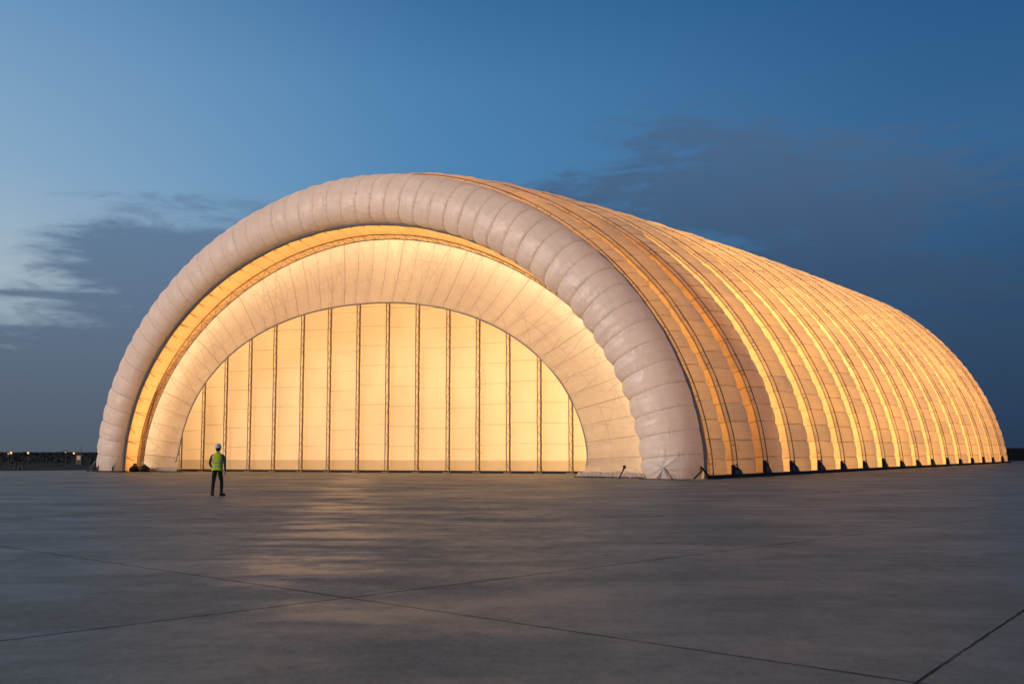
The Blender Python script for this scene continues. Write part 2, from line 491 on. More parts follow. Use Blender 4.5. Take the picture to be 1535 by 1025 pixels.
# ground beam along the ribs (black ballast beam), both sides
mb = MB()
for i in range(17):
    d0, d1 = seam_d[i], seam_d[i + 1]
    mb.box((26.12, (d0 + d1) / 2, .11), (.42, d1 - d0 - .003, .22), bev=.0)
mb.build('ground_beam', M['black'], HANGAR)
mb = MB(); mb.box((-21.93, 58.4, .11), (.42, 116.3, .22), bev=.03); mb.build('ground_beam', M['black'], HANGAR)

# ---- lining of the portal (soffit) with its lattice arch
ann_o = Arch(.642, 22.169, 16.359, 1.885)
rw, uv = [], []
N = 52 * 4
for i in range(N + 1):
    t = i / N
    a = inner_e.at(t); b = ann_o.at(t); r_, u_ = [], []
    for j in range(9):
        x = j / 8
        sag = .07 * math.sin(PI * x) * (1 - abs(2 * ((t * 52) % 1) - 1) ** 3)
        (_, _), (nu, nz) = inner_e.frame(t)
        r_.append((a[0] + (b[0] - a[0]) * x + nu * (.06 + sag), -1.5 + 2.2 * x, max(a[1] + (b[1] - a[1]) * x + nz * (.06 + sag), .02)))
        u_.append((t * 52, x))
    rw.append(r_); uv.append(u_)
lin_o = link('portal_lining', grid_mesh('portal_lining', rw, uv), M['lining'], HANGAR)
# lacing ties from the trim into the lining
for i in range(1, 52):
    t = (i + .1 * (hsh(i, 3) - .5)) / 52
    p = inner_e.at(t); q = inner_e.at(t + .004 * (1 + hsh(i, 9))); (_, (nu, nz)) = inner_e.frame(t)
    L_ = .55 + .7 * hsh(i, 5)
    mb = MB(); mb.tube([(p[0] - nu * .04, -1.55, p[1] - nz * .04), (q[0] - nu * .02, -1.5 + L_, q[1] - nz * .03)], [.035, .018], 5)
    mb.build('lacing_tie', M['cord'], lin_o)
mb = MB()
def lat(t, x, off):
    a = inner_e.at(t); b = ann_o.at(t); (_, (nu, nz)) = inner_e.frame(t)
    return (a[0] + (b[0] - a[0]) * x - nu * off, -1.5 + 2.2 * x, max(a[1] + (b[1] - a[1]) * x - nz * off, .0))
for x, off in ((.68, .03), (.985, .06)):
    mb.tube([lat(i / 240, x, off) for i in range(241)], .036, 6)
for i in range(66):
    t0, t1 = i / 66, (i + 1) / 66
    mb.tube([lat(t0, .68, .03), lat(t0, .985, .06)], .020, 5)
    mb.tube([lat(t0 if i % 2 else t1, .68, .03), lat(t1 if i % 2 else t0, .985, .06)], .016, 5)
mb.build('lattice_arch', M['steel'], HANGAR)

# ---- curtain: the white ring wall round the opening
inn = Arch(-.379, 18.078, 11.99, 2.141)
rw, uv = [], []
N = 45 * 5
for i in range(N + 1):
    t = i / N
    a = ann_o.at(t); b = inn.at(t); r_, u_ = [], []
    f = (t * 45) % 1
    for j in range(17):
        x = j / 16
        dep = .7 + .8 * x + .10 * math.sin(PI * x) + .05 * (1 - abs(2 * f - 1) ** 2) * math.sin(PI * x) + .08 * vnoise(t * 40, x * 2.5, 8.1)
        z = a[1] + (b[1] - a[1]) * x; xx = a[0] + (b[0] - a[0]) * x
        foot = math.exp(-(max(z, 0) / 1.1) ** 2)
        dep -= foot * (.35 * x + .15 * vnoise(t * 80, x * 9, 1.0) * x)
        xx += foot * math.copysign(.25 * x, xx) * -.8 + foot * .10 * vnoise(x * 11, t * 30)
        r_.append((xx, dep, max(z, .02))); u_.append((t * 45, x))
    rw.append(r_); uv.append(u_)
cur = link('portal_curtain', grid_mesh('portal_curtain', rw, uv), M['curtain'], HANGAR)
mb = MB(); mb.tube([(inn.at(i / 200)[0], 1.5 - .35 * math.exp(-(inn.at(i / 200)[1] / 1.1) ** 2), max(inn.at(i / 200)[1], .03)) for i in range(3, 198)], .05, 6)
mb.build('curtain_edge', M['trim'], cur, True)
# bunched hem of the curtain on the ground and its black sill
for sgn, xa, xb in ((1, 17.1, 22.4), (-1, -17.9, -21.2)):
    rw, uv = [], []
    for i in range(61):
        x = xa + (xb - xa) * i / 60
        dc = 1.35 - .75 * (i / 60)
        r_, u_ = [], []
        for k in range(13):
            a = PI * k / 12
            rr = .24 + .12 * vnoise(x * 1.7, k * .5, sgn * 3) + .07 * vnoise(x * 6, k * .9, 4)
            r_.append((x, dc - .05 - math.cos(a) * rr * 1.1 - .1, max(.06 + math.sin(a) * rr, .05))); u_.append((i * .3, k / 12))
        rw.append(r_); uv.append(u_)
    link('curtain_hem', grid_mesh('curtain_hem', rw, uv), M['hem'], cur)
    mb = MB(); mb.box(((xa + xb) / 2, .85, .03), (abs(xb - xa) + .1, 1.0, .06), rz=-.14 * sgn, bev=.02)
    mb.build('curtain_sill', M['black'], cur)

# ---- end wall behind the opening, braced by lattice posts
def wall_d(u): return 3.2 + (u + 20.4) * .2173
P_U = [-19.99, -17.98, -16.0, -13.87, -11.71, -9.36, -7.06, -4.65, -2.24, .16, 2.59, 4.9, 7.2, 9.51, 11.81, 14.09, 16.45, 18.8, 21.1, 23.4]
edges = [-21.5] + P_U + [25.2]
rw, uv = [], []
for b in range(len(edges) - 1):
    for f in ([0, .12, .3, .5, .7, .88] + ([1.0] if b == len(edges) - 2 else [])):
        u = edges[b] + (edges[b + 1] - edges[b]) * f
        A = crest(wall_d(u))
        lo, hi = (0, .5) if u > 2.11 else (.5, 1.0)
        for _ in range(26):
            mid = (lo + hi) / 2; x = A.at(mid)[0]
            if u > 2.11: lo, hi = (mid, hi) if x > u else (lo, mid)
            else: lo, hi = (mid, hi) if x > u else (lo, mid)
        top = max(A.at(lo)[1] - .75, .3)
        r_, u_ = [], []
        for j in range(25):
            z = top * j / 24
            bil = .16 * (1 - (2 * f - 1) ** 2) + .05 * vnoise(u * .9, z * .6, 5)
            r_.append((u, wall_d(u) + bil, max(z, .12))); u_.append((b + f, z / 1.5))
        rw.append(r_); uv.append(u_)
wall = link('end_wall', grid_mesh('end_wall', rw, uv), M['wall'], HANGAR)
mb = MB(); L_ = math.hypot(46.8, 46.8 * .2173)
mb.box((1.85, wall_d(1.85) - .10, .09), (L_, .26, .18), rz=math.atan(.2173), bev=.02)
mb.build('wall_sill', M['black'], wall)
ux, uy = 1 / math.hypot(1, .2173), .2173 / math.hypot(1, .2173)
for pi_, u in enumerate(P_U[:17]):
    A = crest(wall_d(u)); H = 13.2 if abs(u) < 17 else 9.0 if u > -19 else 6.0
    y = wall_d(u) - .06
    mb = MB()
    wd = .17
    a = (u - ux * wd, y - uy * wd - .02); b = (u + ux * wd, y + uy * wd - .14)
    bow = .03
    mb.tube([(a[0] + bow * vnoise(z, u), a[1], .02 + z) for z in [H * i / 14 for i in range(15)]], .04, 6, 0)
    mb.tube([(b[0] + bow * vnoise(z, u, 4), b[1], .02 + z) for z in [H * i / 14 for i in range(15)]], .062, 6, 1)
    nz_ = 22
    for i in range(nz_):
        z0, z1 = .2 + (H - .4) * i / nz_, .2 + (H - .4) * (i + 1) / nz_
        if hsh(pi_, i) < .12: continue
        p, q = (a, b) if i % 2 else (b, a)
        mb.tube([(p[0], p[1], z0), (q[0], q[1], z1)], .016, 4, 1)
        mb.box((b[0] + .05, b[1] - .03, z0 + .1), (.10, .08, .07), mi=1)
    mb.box((u, y - .08, .05), (.62, .34, .08), mi=1)
    mb.build('wall_post', [M['steel_pale'], M['steel']], wall)

# ---- tie-downs at the feet of the front arch
mb = MB()
foot = Vector((24.35, -2.20, .64))
mb.box(tuple(foot + Vector((0, -.10, 0))), (.22, .12, .18), bev=.04)
mb.box((24.4, -2.3, .02), (3.0, .35, .035), bev=.01)
mb.tube([tuple(foot + Vector((.1, -.2, 0))), (24.95, -2.42, .02)], .03, 5)
mb.tube([(25.75, -.7, .9), (25.9, -.55, .45), (25.75, -1.3, .05)], .05, 5)
mb.tube([(25.75, -.7, .9), (26.2, .1, .05)], .06, 5)
mb.build('anchor_patch', M['black'], fa)
mb = MB()
for dx in (-.42, .34):
    rw = []
    mb.tube([tuple(foot + Vector((0, -.16, -.05))), (24.35 + dx, -2.46, .04)], [.03, .06], 5)
mb.build('tie_strap', M['pale_web'], fa)
mb = MB()
for x, y in ((-22.9, -2.35), (-21.5, -2.1)):
    mb.tube([(x, y + .1, .75), (x - .05, y - .05, .35), (x + .1, y - .2, .02)], .06, 5)
mb.box((-22.0, -1.9, .05), (2.6, .9, .09), rz=0, bev=.02)
mb.build('anchor_patch', M['black'], fa)

# ------------------------------------------------------------------ lamps inside the hangar
def lamp(loc, p, rad=.8, col=WARM):
    L = bpy.data.lights.new('work_light', 'POINT'); L.energy = p; L.color = col; L.shadow_soft_size = rad
    o = bpy.data.objects.new('work_light', L); C.objects.link(o); o.parent = HANGAR; o.location = loc
def flood(loc, p, cone=150):          # work floodlights standing behind the end wall, turned to it
    L = bpy.data.lights.new('flood_light', 'SPOT'); L.energy = p; L.color = WARM; L.shadow_soft_size = 1.0
    L.spot_size = R(cone); L.spot_blend = .8
    o = bpy.data.objects.new('flood_light', L); C.objects.link(o); o.parent = HANGAR; o.location = loc; o.rotation_euler = (R(-90), 0, 0)
for u, k in ((-18, 1.25), (-7, 1.0), (5, .85), (16, .3)):
    flood((u, wall_d(u) + 12.5, 6.0), 2700 * k)
lamp((15, 21, 7), 2200, 1.2)
for q in ((19.6, 6.2, 3.0), (18.0, 5.8, 8.5), (12.5, 5.0, 13.6), (3, 4.6, 15.6)): lamp(q, 190, .8, (1.0, .74, .42))
for d in (33, 44, 55, 66, 77, 88, 99, 109):
    lamp((9, d, 7.5), 7200, 1.5)
for i in range(52):      # string of lamps in the hollow of the front arch, over the lining
    t = (i + .5) / 52
    (p, z), (nu, nz) = front.frame(t)
    lamp((p - nu * .1, -.55, max(z - nz * .1, .5)), 42, .3, (1.0, .64, .31))
for i in range(40):      # string of lamps behind the outer edge of the curtain
    t = (i + .5) / 40
    (p, z), (nu, nz) = ann_o.frame(t)
    lamp((p + nu * .25, 1.75, max(z + nz * .25, .4)), 42, .3, (1.0, .78, .48))

# ------------------------------------------------------------------ ground
def ground_mat():
    m, t = new_mat('concrete')
    out = t.n('ShaderNodeOutputMaterial'); p = t.n('ShaderNodeBsdfPrincipled')
    g = t.n('ShaderNodeNewGeometry').outputs['Position']; s_ = t.sep(g); x, y = s_[0], s_[1]
    wob = t.m('MULTIPLY_ADD', t.noise(g, 5.0, 6, .75), .05, -.025)
    def dist(p0, p1):
        dx, dy = p1[0] - p0[0], p1[1] - p0[1]; l = math.hypot(dx, dy); nx, ny = -dy / l, dx / l
        return t.m('ADD', t.m('MULTIPLY_ADD', x, nx, t.m('MULTIPLY', y, ny)), wob), nx * p0[0] + ny * p0[1]
    # joints of the slab
    joint = None
    for p0, p1, w, a in (((-8.48, 19.13), (2.72, 7.91), .032, .92), ((-4.22, 9.61), (12.85, 28.93), .034, .92), ((2.7, 7.84), (5.02, 11.4), .022, .95)):
        q, c = dist(p0, p1)
        d = t.m('ABSOLUTE', t.m('SUBTRACT', q, c))
        v = t.m('MULTIPLY', t.ss(d, w * .35, w, 1, 0), a)
        joint = v if joint is None else t.m('MAXIMUM', joint, v)
    brk = t.ss(t.noise(g, 1.3, 3, .6), .30, .52, .68, 1)
    joint = t.m('MULTIPLY', joint, brk)
    # faint older joints, filled
    q, c = dist((-8.48, 19.13), (2.72, 7.91))
    fq = t.m('ABSOLUTE', t.m('SUBTRACT', t.m('FRACT', t.m('MULTIPLY_ADD', q, 1 / 5.3, -c / 5.3 + .5)), .5))
    faint = t.ss(fq, .002, .008, 1, 0)
    q, c = dist((-4.22, 9.61), (12.85, 28.93))
    fq = t.m('ABSOLUTE', t.m('SUBTRACT', t.m('FRACT', t.m('MULTIPLY_ADD', q, 1 / 7.4, -c / 7.4 + .5)), .5))
    faint = t.m('MAXIMUM', faint, t.m('MULTIPLY', t.ss(fq, .002, .007, 1, 0), .6))
    faint = t.m('MULTIPLY', faint, t.ss(t.noise(g, .11, 2), .42, .62, 0, .5))
    # tone: broad blotches, trowel streaks lying across, fine grain
    n1 = t.noise(g, .16, 5, .62); n2 = t.noise(t.xyz(t.m('MULTIPLY', x, .30), t.m('MULTIPLY', y, .62), 0), 1.0, 7, .68, .5)
    n3 = t.m('MULTIPLY_ADD', t.m('SUBTRACT', t.noise(t.xyz(t.m('MULTIPLY', x, 1.0), t.m('MULTIPLY', y, .45), 0), 16, 7, .85), .5), 2.6, .5); n4 = t.m('MULTIPLY_ADD', t.m('SUBTRACT', t.noise(t.xyz(x, t.m('MULTIPLY', y, .6), 0), 2.6, 7, .78), .5), 1.7, .5)
    tone = t.m('ADD', t.m('MULTIPLY_ADD', n1, .30, .18), t.m('MULTIPLY_ADD', n2, .50, t.m('MULTIPLY_ADD', n3, .50, t.m('MULTIPLY', n4, .34))))
    tone = t.m('MULTIPLY', tone, t.m('SUBTRACT', 1.0, joint))
    tone = t.m('MULTIPLY', tone, t.m('MULTIPLY_ADD', faint, .35, 1.0))
    col = t.mix(1.0, (.176, .172, .163, 1), t.xyz(tone, tone, tone), 'MULTIPLY')
    t.l(col, p.inputs['Base Color'])
    rg = t.m('MULTIPLY_ADD', n2, -.75, t.m('MULTIPLY_ADD', n1, -.50, t.m('MULTIPLY_ADD', n4, -.2, 1.06)))
    t.l(t.m('MAXIMUM', t.m('ADD', rg, .16), .40), p.inputs['Roughness'])
    # smoother, glossier strip shaped to give the warm sheen before the door
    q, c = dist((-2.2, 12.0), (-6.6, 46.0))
    sheen_strip = t.m('MULTIPLY', t.ss(t.m('ABSOLUTE', t.m('SUBTRACT', q, c)), .2, 1.7, 1, 0), t.ss(n2, .40, .60, .15, 1))
    sheen_strip = t.m('MULTIPLY', sheen_strip, t.ss(y, 8, 15, 0, 1))
    t.l(t.m('MAXIMUM', t.m('SUBTRACT', t.m('MAXIMUM', t.m('ADD', rg, .16), .40), t.m('MULTIPLY', sheen_strip, .15)), .30), p.inputs['Roughness'])
    t.l(t.m('MULTIPLY_ADD', sheen_strip, .07, .08), p.inputs['Specular IOR Level'])
    h = t.m('ADD', t.m('MULTIPLY', n3, .004), t.m('MULTIPLY_ADD', n4, .010, t.m('MULTIPLY', joint, -.02)))
    b = t.n('ShaderNodeBump'); b.inputs['Strength'].default_value = .55; b.inputs['Distance'].default_value = 1.0
    t.l(h, b.inputs['Height']); t.l(b.outputs[0], p.inputs['Normal'])
    t.l(p.outputs[0], out.inputs[0])
    return m
def edge_y(x): return 94 + .655 * (x + 41)
pts = [(-120, -30), (140, -30), (140, edge_y(140) + 30), (90, edge_y(90) + 25), (-41, 94), (-70, 92.5), (-120, 90)]
v = [(x, y, 0) for x, y in pts] + [(x, y, -.30) for x, y in pts]
n = len(pts)
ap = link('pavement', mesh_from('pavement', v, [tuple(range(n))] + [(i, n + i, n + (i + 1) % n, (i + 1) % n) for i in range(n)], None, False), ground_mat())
tag(ap, kind='structure')

# field: one big sheet of rough dark grass that falls away slightly
def field_mat():
    m, t = new_mat('rough_field')
    out = t.n('ShaderNodeOutputMaterial'); p = t.n('ShaderNodeBsdfPrincipled')
    g = t.n('ShaderNodeNewGeometry').outputs['Position']; s_ = t.sep(g)
    a = t.noise(t.xyz(t.m('MULTIPLY', s_[0], .05), t.m('MULTIPLY', s_[1], .30), 0), 1.0, 5, .7)
    b = t.noise(g, .6, 5, .7)
    c = t.ramp(t.m('MULTIPLY_ADD', a, .7, t.m('MULTIPLY', b, .3)), [(.3, (.018, .017, .015)), (.5, (.040, .034, .028)), (.7, (.085, .066, .048))])
    t.l(c, p.inputs['Base Color']); p.inputs['Roughness'].default_value = .95; p.inputs['Specular IOR Level'].default_value = .1
    bp = t.n('ShaderNodeBump'); bp.inputs['Strength'].default_value = .8; bp.inputs['Distance'].default_value = .3
    t.l(b, bp.inputs['Height']); t.l(bp.outputs[0], p.inputs['Normal'])
    t.l(p.outputs[0], out.inputs[0]); return m
rad = [0, 40, 80, 110, 140, 170, 200, 230, 260, 300, 400, 700, 1500, 4000, 9000]
V, F = [(0, 0, -.12)], []
NA = 120
for i, r in enumerate(rad[1:]):
    for k in range(NA):
        a = 2 * PI * k / NA
        x, y = r * math.sin(a), r * math.cos(a)
        z = -.12 - .7 * min(max((r - 120) / 120, 0), 1) + (.14 * vnoise(x * .02, y * .02) if r > 110 else 0) * min(1, 300 / r)
        V.append((x, y, min(z, -.08)))
for k in range(NA): F.append((0, 1 + (k + 1) % NA, 1 + k))
for i in range(len(rad) - 2):
    for k in range(NA):
        a = 1 + i * NA + k; b = 1 + i * NA + (k + 1) % NA
        F.append((a, b, b + NA, a + NA))
fd = link('ground', mesh_from('ground', V, F), field_mat()); tag(fd, kind='structure')

# distant scrub: dark mass of leaf clumps along the far side of the field
def scrub_mat():
    m, t = new_mat('scrub_leaf')
    out = t.n('ShaderNodeOutputMaterial'); p = t.n('ShaderNodeBsdfPrincipled')
    c = t.ramp(t.noise(t.n('ShaderNodeNewGeometry').outputs['Position'], .25, 4), [(.35, (.020, .021, .019)), (.65, (.034, .034, .030))])
    t.l(c, p.inputs['Base Color']); p.inputs['Roughness'].default_value = .9; p.inputs['Specular IOR Level'].default_value = .1
    t.l(p.outputs[0], out.inputs[0]); return m
rs = random.Random(3); V, F = [], []
def clump(x, y, z, s):
    n = Vector((rs.uniform(-1, 1), rs.uniform(-1, 1), rs.uniform(-.4, 1))).normalized()
    a = n.cross(Vector((rs.random(), rs.random(), rs.random() + .1))).normalized(); b = n.cross(a)
    o = len(V); c = Vector((x, y, z))
    for ca, cb in ((-.5, -.2), (.1, -.5), (.5, .1), (.0, .55)): V.append(tuple(c + a * ca * s + b * cb * s))
    F.append((o, o + 1, o + 2, o + 3))
for az in [(-33 + i * .022) for i in range(3050)]:
    if 12 < az < 22 and False: continue
    r = rs.uniform(228, 262); a = R(az)
    top = 2.22 + .14 * vnoise(az * 1.1, 1) + .08 * vnoise(az * 5, 2)
    for _ in range(8):
        h = rs.random() ** .7 * top
        clump(r * math.sin(a) + rs.uniform(-.6, .6), r * math.cos(a) + rs.uniform(-.6, .6), -.78 + h, rs.uniform(.20, .42))
sc = link('distant_scrub', mesh_from('distant_scrub', V, F, None, False), scrub_mat())
tag(sc, 'low dark line of scrub along the horizon beyond the field', 'scrub', kind='stuff')

# small lights, hut and markers on the field
def emis(name, col, st):
    m, t = new_mat(name); o = t.n('ShaderNodeOutputMaterial'); e = t.n('ShaderNodeEmission')
    e.inputs[0].default_value = col + (1,); e.inputs[1].default_value = st; t.l(e.outputs[0], o.inputs[0]); return m
M['bulb'] = emis('lamp_glow', (1.0, .55, .23), 1.6)
M['bulb_dim'] = emis('lamp_glow_dim', (1.0, .66, .40), .7)
M['slat'] = simple('grey_slat', (.060, .060, .064), .8, var=.3, scale=1)
M['pole'] = simple('pole_metal', (.08, .08, .08), .6, .3)
M['glow_win'] = emis('lit_window', (1.0, .60, .36), .38)
def on_field(px, r):
    a = math.atan((px - 767.5) / 1711); return r * math.sin(a), r * math.cos(a)
lights = [(20.5, 222, 2.22, .20, 'bulb', 'tallest bright lamp at the far left edge of the field'),
          (16.5, 226, 2.05, .13, 'bulb_dim', 'small dimmer lamp just left of the tallest bright lamp on the field'),
          (46.0, 222, 2.20, .18, 'bulb', 'bright field lamp standing alone between the far left pair and the hut'),
          (102.0, 224, 2.32, .12, 'bulb_dim', 'faint field lamp left of the one beside the lit hut'),
          (114.2, 222, 2.14, .17, 'bulb', 'bright lamp on a short pole beside the lit hut')]
for px, r, h, s, mt, lab in lights:
    x, y = on_field(px, r)
    o = empty('field_lamp', (x, y, -.84)); tag(o, lab, 'lamp', 'lamps along the far side of the field')
    mb = MB(); mb.tube([(0, 0, 0), (0, 0, h)], [.07, .045], 8); mb.box((0, .06, h + .05), (.5, .12, .4), bev=.03); mb.build('lamp_post', M['pole'], o)
    mb = MB(); mb.lathe([(.01, -s), (s * .7, -s * .7), (s, 0), (s * .7, s * .7), (.01, s)], (0, -.12, h), 12); mb.build('lamp_head', M[mt], o, True)
x, y = on_field(121.5, 214)
o = empty('field_hut', (x, y, -.86), R(17)); o.scale = (1.1, 1.1, 1.62); tag(o, 'tiny pale hut with a lit window at the far edge of the field', 'hut')
M['hut'] = simple('hut_board', (.22, .18, .15), .8)
mb = MB(); mb.box((0, 0, .62), (.85, .9, 1.24), bev=.01); mb.build('hut_wall', M['hut'], o)
mb = MB(); mb.box((0, 0, 1.31), (1.15, 1.2, .12), bev=.02); mb.tube([(.3, .1, 1.3), (.3, .1, 2.1)], .04, 6); mb.build('hut_roof', M['pole'], o)
mb = MB(); mb.box((0, -.47, .85), (.55, .05, .45)); mb.build('hut_window', M['glow_win'], o)
mb = MB(); mb.box((1.2, .1, .42), (1.3, .7, .7), bev=.02); mb.build('hut_store', M['pole'], o)
for px, r, lab in ((27.5, 128, 'low pale marker on the field, the left one of the far pair'), (38.5, 126, 'low pale marker on the field, the right one of the far pair'), (33, 108, 'low pale marker on the field nearest the pavement edge')):
    x, y = on_field(px, r)
    o = empty('field_marker', (x, y, -.13)); tag(o, lab, 'marker', 'markers on the field')
    mb = MB(); mb.lathe([(.22, 0), (.20, .08), (.10, .14), (.09, .30), (.15, .36), (.13, .44), (.03, .48)], (0, 0, -.08), 12); mb.build('marker_body', M['slat'], o, True)
x, y = on_field(4.8, 150)
o = empty('field_post', (x, y, -.3)); tag(o, 'black box on a short post at the far left of the field', 'post')
mb = MB(); mb.tube([(0, 0, -.1), (0, 0, .9)], .05, 6); mb.build('post_leg', M['black'], o)
mb = MB(); mb.box((0, 0, 1.05), (.24, .2, .5), bev=.02); mb.build('post_box', M['black'], o)

# slatted fence at the right beyond the hangar

M['slat_dk'] = simple('dark_slat', (.02, .02, .021), .85)
o = empty('slatted_fence', (101, 197, -.68), R(-24)); tag(o, 'long dark slatted fence behind the far end of the hangar', 'fence')
mb = MB()
for z in [.25 + .36 * i for i in range(8)]: mb.box((0, 0, z), (60, .08, .17), bev=.01)
mb.build('slat_panel', M['slat'], o)
mb = MB(); mb.box((0, .25, 1.45), (60, .1, 2.9)); mb.build('back_board', M['slat_dk'], o)
for i in range(13):
    mb = MB(); mb.box((-30 + 5 * i, -.1, 1.5), (.16, .12, 3.0), bev=.02); mb.build('fence_post', M['slat'], o)
x, y = on_field(1514, 222)
o = empty('fence_lamp', (87.6, 201.3, -.68)); tag(o, 'small grey lamp post standing at the fence right of the hangar', 'lamp')
mb = MB(); mb.tube([(0, 0, 0), (0, 0, 2.9)], .06, 8); mb.build('lamp_post', M['pole'], o)
mb = MB(); mb.lathe([(.05, 0), (.2, .1), (.2, .3), (.05, .4)], (0, 0, 2.8), 12); mb.build('lamp_head', M['hut'], o, True)

# ------------------------------------------------------------------ gear at the hangar's feet
def hworld(u, d, z=0.0): return HANGAR.matrix_basis @ Vector((u, d, z))
HANGAR.rotation_mode = 'XYZ'
M0 = Matrix.Translation(HANGAR.location) @ Matrix.Rotation(R(-31.2184), 4, 'Z')
def hw(u, d, z=0.0): return M0 @ Vector((u, d, z))
p = hw(-24.6, -1.2)
o = empty('air_blower', (p.x, p.y, 0), R(-20)); tag(o, 'small dark air blower with a curved hose at the left foot of the hangar', 'blower')
mb = MB(); mb.lathe([(.05, -.18), (.24, -.17), (.27, 0), (.24, .17), (.05, .18)], (-.35, 0, .28), 16); mb.box((-.35, .0, .12), (.7, .5, .10), bev=.03); mb.build('blower_housing', M['slat'], o, True)
for dx in (-.62, -.1):
    for s in (-.24, .24):
        mb = MB(); mb.tube([(dx, s - .04, .10), (dx, s + .04, .10)], .10, 12); mb.build('wheel', M['black'], o)
mb = MB(); pts = [(-.35 + .0, 0, .3)]
for i in range(13):
    a = PI * i / 12; pts.append((-.35 + .62 * (1 - math.cos(a)) - .1, .1, .45 + .42 * math.sin(a) * (1 if a < PI / 2 else .95)))
mb.tube(pts, .045, 8); mb.build('hose', M['flap'], o, True)
for dx, dz in ((.35, 0.0), (.75, 0.0)):
    pass
mb = MB()
mb.tube([(.15, -.35, .07), (.4, -.5, .12), (.7, -.4, .06), (.95, -.2, .1)], .07, 8); mb.build('power_cable', M['black'], o, True)

for i, (u, d, lab) in enumerate(((-20.95, -.55, 'black ballast sack at the left foot of the portal, the taller one beside the tube'),
                                 (-20.15, -.35, 'black ballast sack at the left foot of the portal, the one beside the white curtain'))):
    p = hw(u, d)
    o = empty('ballast_sack', (p.x, p.y, 0), R(20 * i)); tag(o, lab, 'sack', 'ballast sacks at the portal foot')
    mb = MB(); mb.lathe([(.02, 0), (.34, .02), (.40, .16), (.36, .32), (.22, .44), (.10, .52), (.13, .62 - .05 * i), (.05, .66 - .05 * i)], (0, 0, 0), 16, sx=1.1, sy=.85)
    for k, vv_ in enumerate(mb.v):
        mb.v[k] = (vv_[0] * (1 + .25 * vnoise(vv_[0] * 4, vv_[1] * 4, vv_[2] * 4 + i)), vv_[1], vv_[2])
    mb.build('sack_body', M['black'], o, True)
    mb = MB(); mb.lathe([(.115, .50), (.13, .53), (.115, .56)], (0, 0, 0), 12); mb.build('tie_band', M['flap'], o, True)

p = hw(21.55, -1.75)
o = empty('ground_stake', (p.x, p.y, 0), R(-10)); tag(o, 'leaning black tie-down stake beside the right foot of the front tube', 'stake')
mb = MB(); mb.tube([(-.22, -.1, .0), (.0, .0, .42), (.12, .06, .72)], [.035, .045, .06], 6); mb.box((.10, .05, .68), (.16, .10, .20), rz=.3, bev=.02); mb.build('stake_shaft', M['black'], o)
mb = MB(); mb.tube([(.02, .02, .5), (.3, .1, .35), (.42, .1, .03)], .025, 5); mb.tube([(-.22, -.1, .03), (-.5, .05, .3)], .012, 4); mb.build('strap', M['pale_web'], o)

# ------------------------------------------------------------------ the worker (seen from behind)
def skinned(name, nodes, edges, sub=2):
    me = bpy.data.meshes.new(name); me.from_pydata([n[:3] for n in nodes], edges, [])
    ob = bpy.data.objects.new(name, me); C.objects.link(ob)
    md = ob.modifiers.new('s', 'SKIN'); md.use_smooth_shade = True; md.branch_smoothing = .6
    for i, vtx in enumerate(me.skin_vertices[0].data):
        r = nodes[i][3]; vtx.radius = r if isinstance(r, tuple) else (r, r); vtx.use_root = (i == 0)
    sd = ob.modifiers.new('d', 'SUBSURF'); sd.levels = sub; sd.render_levels = sub
    dg = bpy.context.evaluated_depsgraph_get()
    m2 = bpy.data.meshes.new_from_object(ob.evaluated_get(dg))
    bpy.data.objects.remove(ob)
    return m2
PERSON = empty('person', (-10.45, 40.75, 0), R(-4))
tag(PERSON, 'person in yellow vest, white hard hat and black trousers standing with back turned', 'person')
nodes, edges = [], []
def nd(x, y, z, r, par=None):
    nodes.append((x, y, z, r)); i = len(nodes) - 1
    if par is not None: edges.append((par, i))
    return i
pel = nd(0, 0, .96, (.150, .105))
w1 = nd(0, .0, 1.10, (.145, .100), pel); w2 = nd(0, .0, 1.26, (.165, .110), w1); ch = nd(0, -.005, 1.40, (.160, .105), w2)
nk = nd(0, .0, 1.50, (.072, .068), ch); nk2 = nd(0, .01, 1.565, (.056, .058), nk)
hd = nd(0, .03, 1.64, (.073, .088), nk2); hd2 = nd(0, .035, 1.72, (.076, .092), hd); nd(0, .03, 1.775, (.058, .07), hd2)
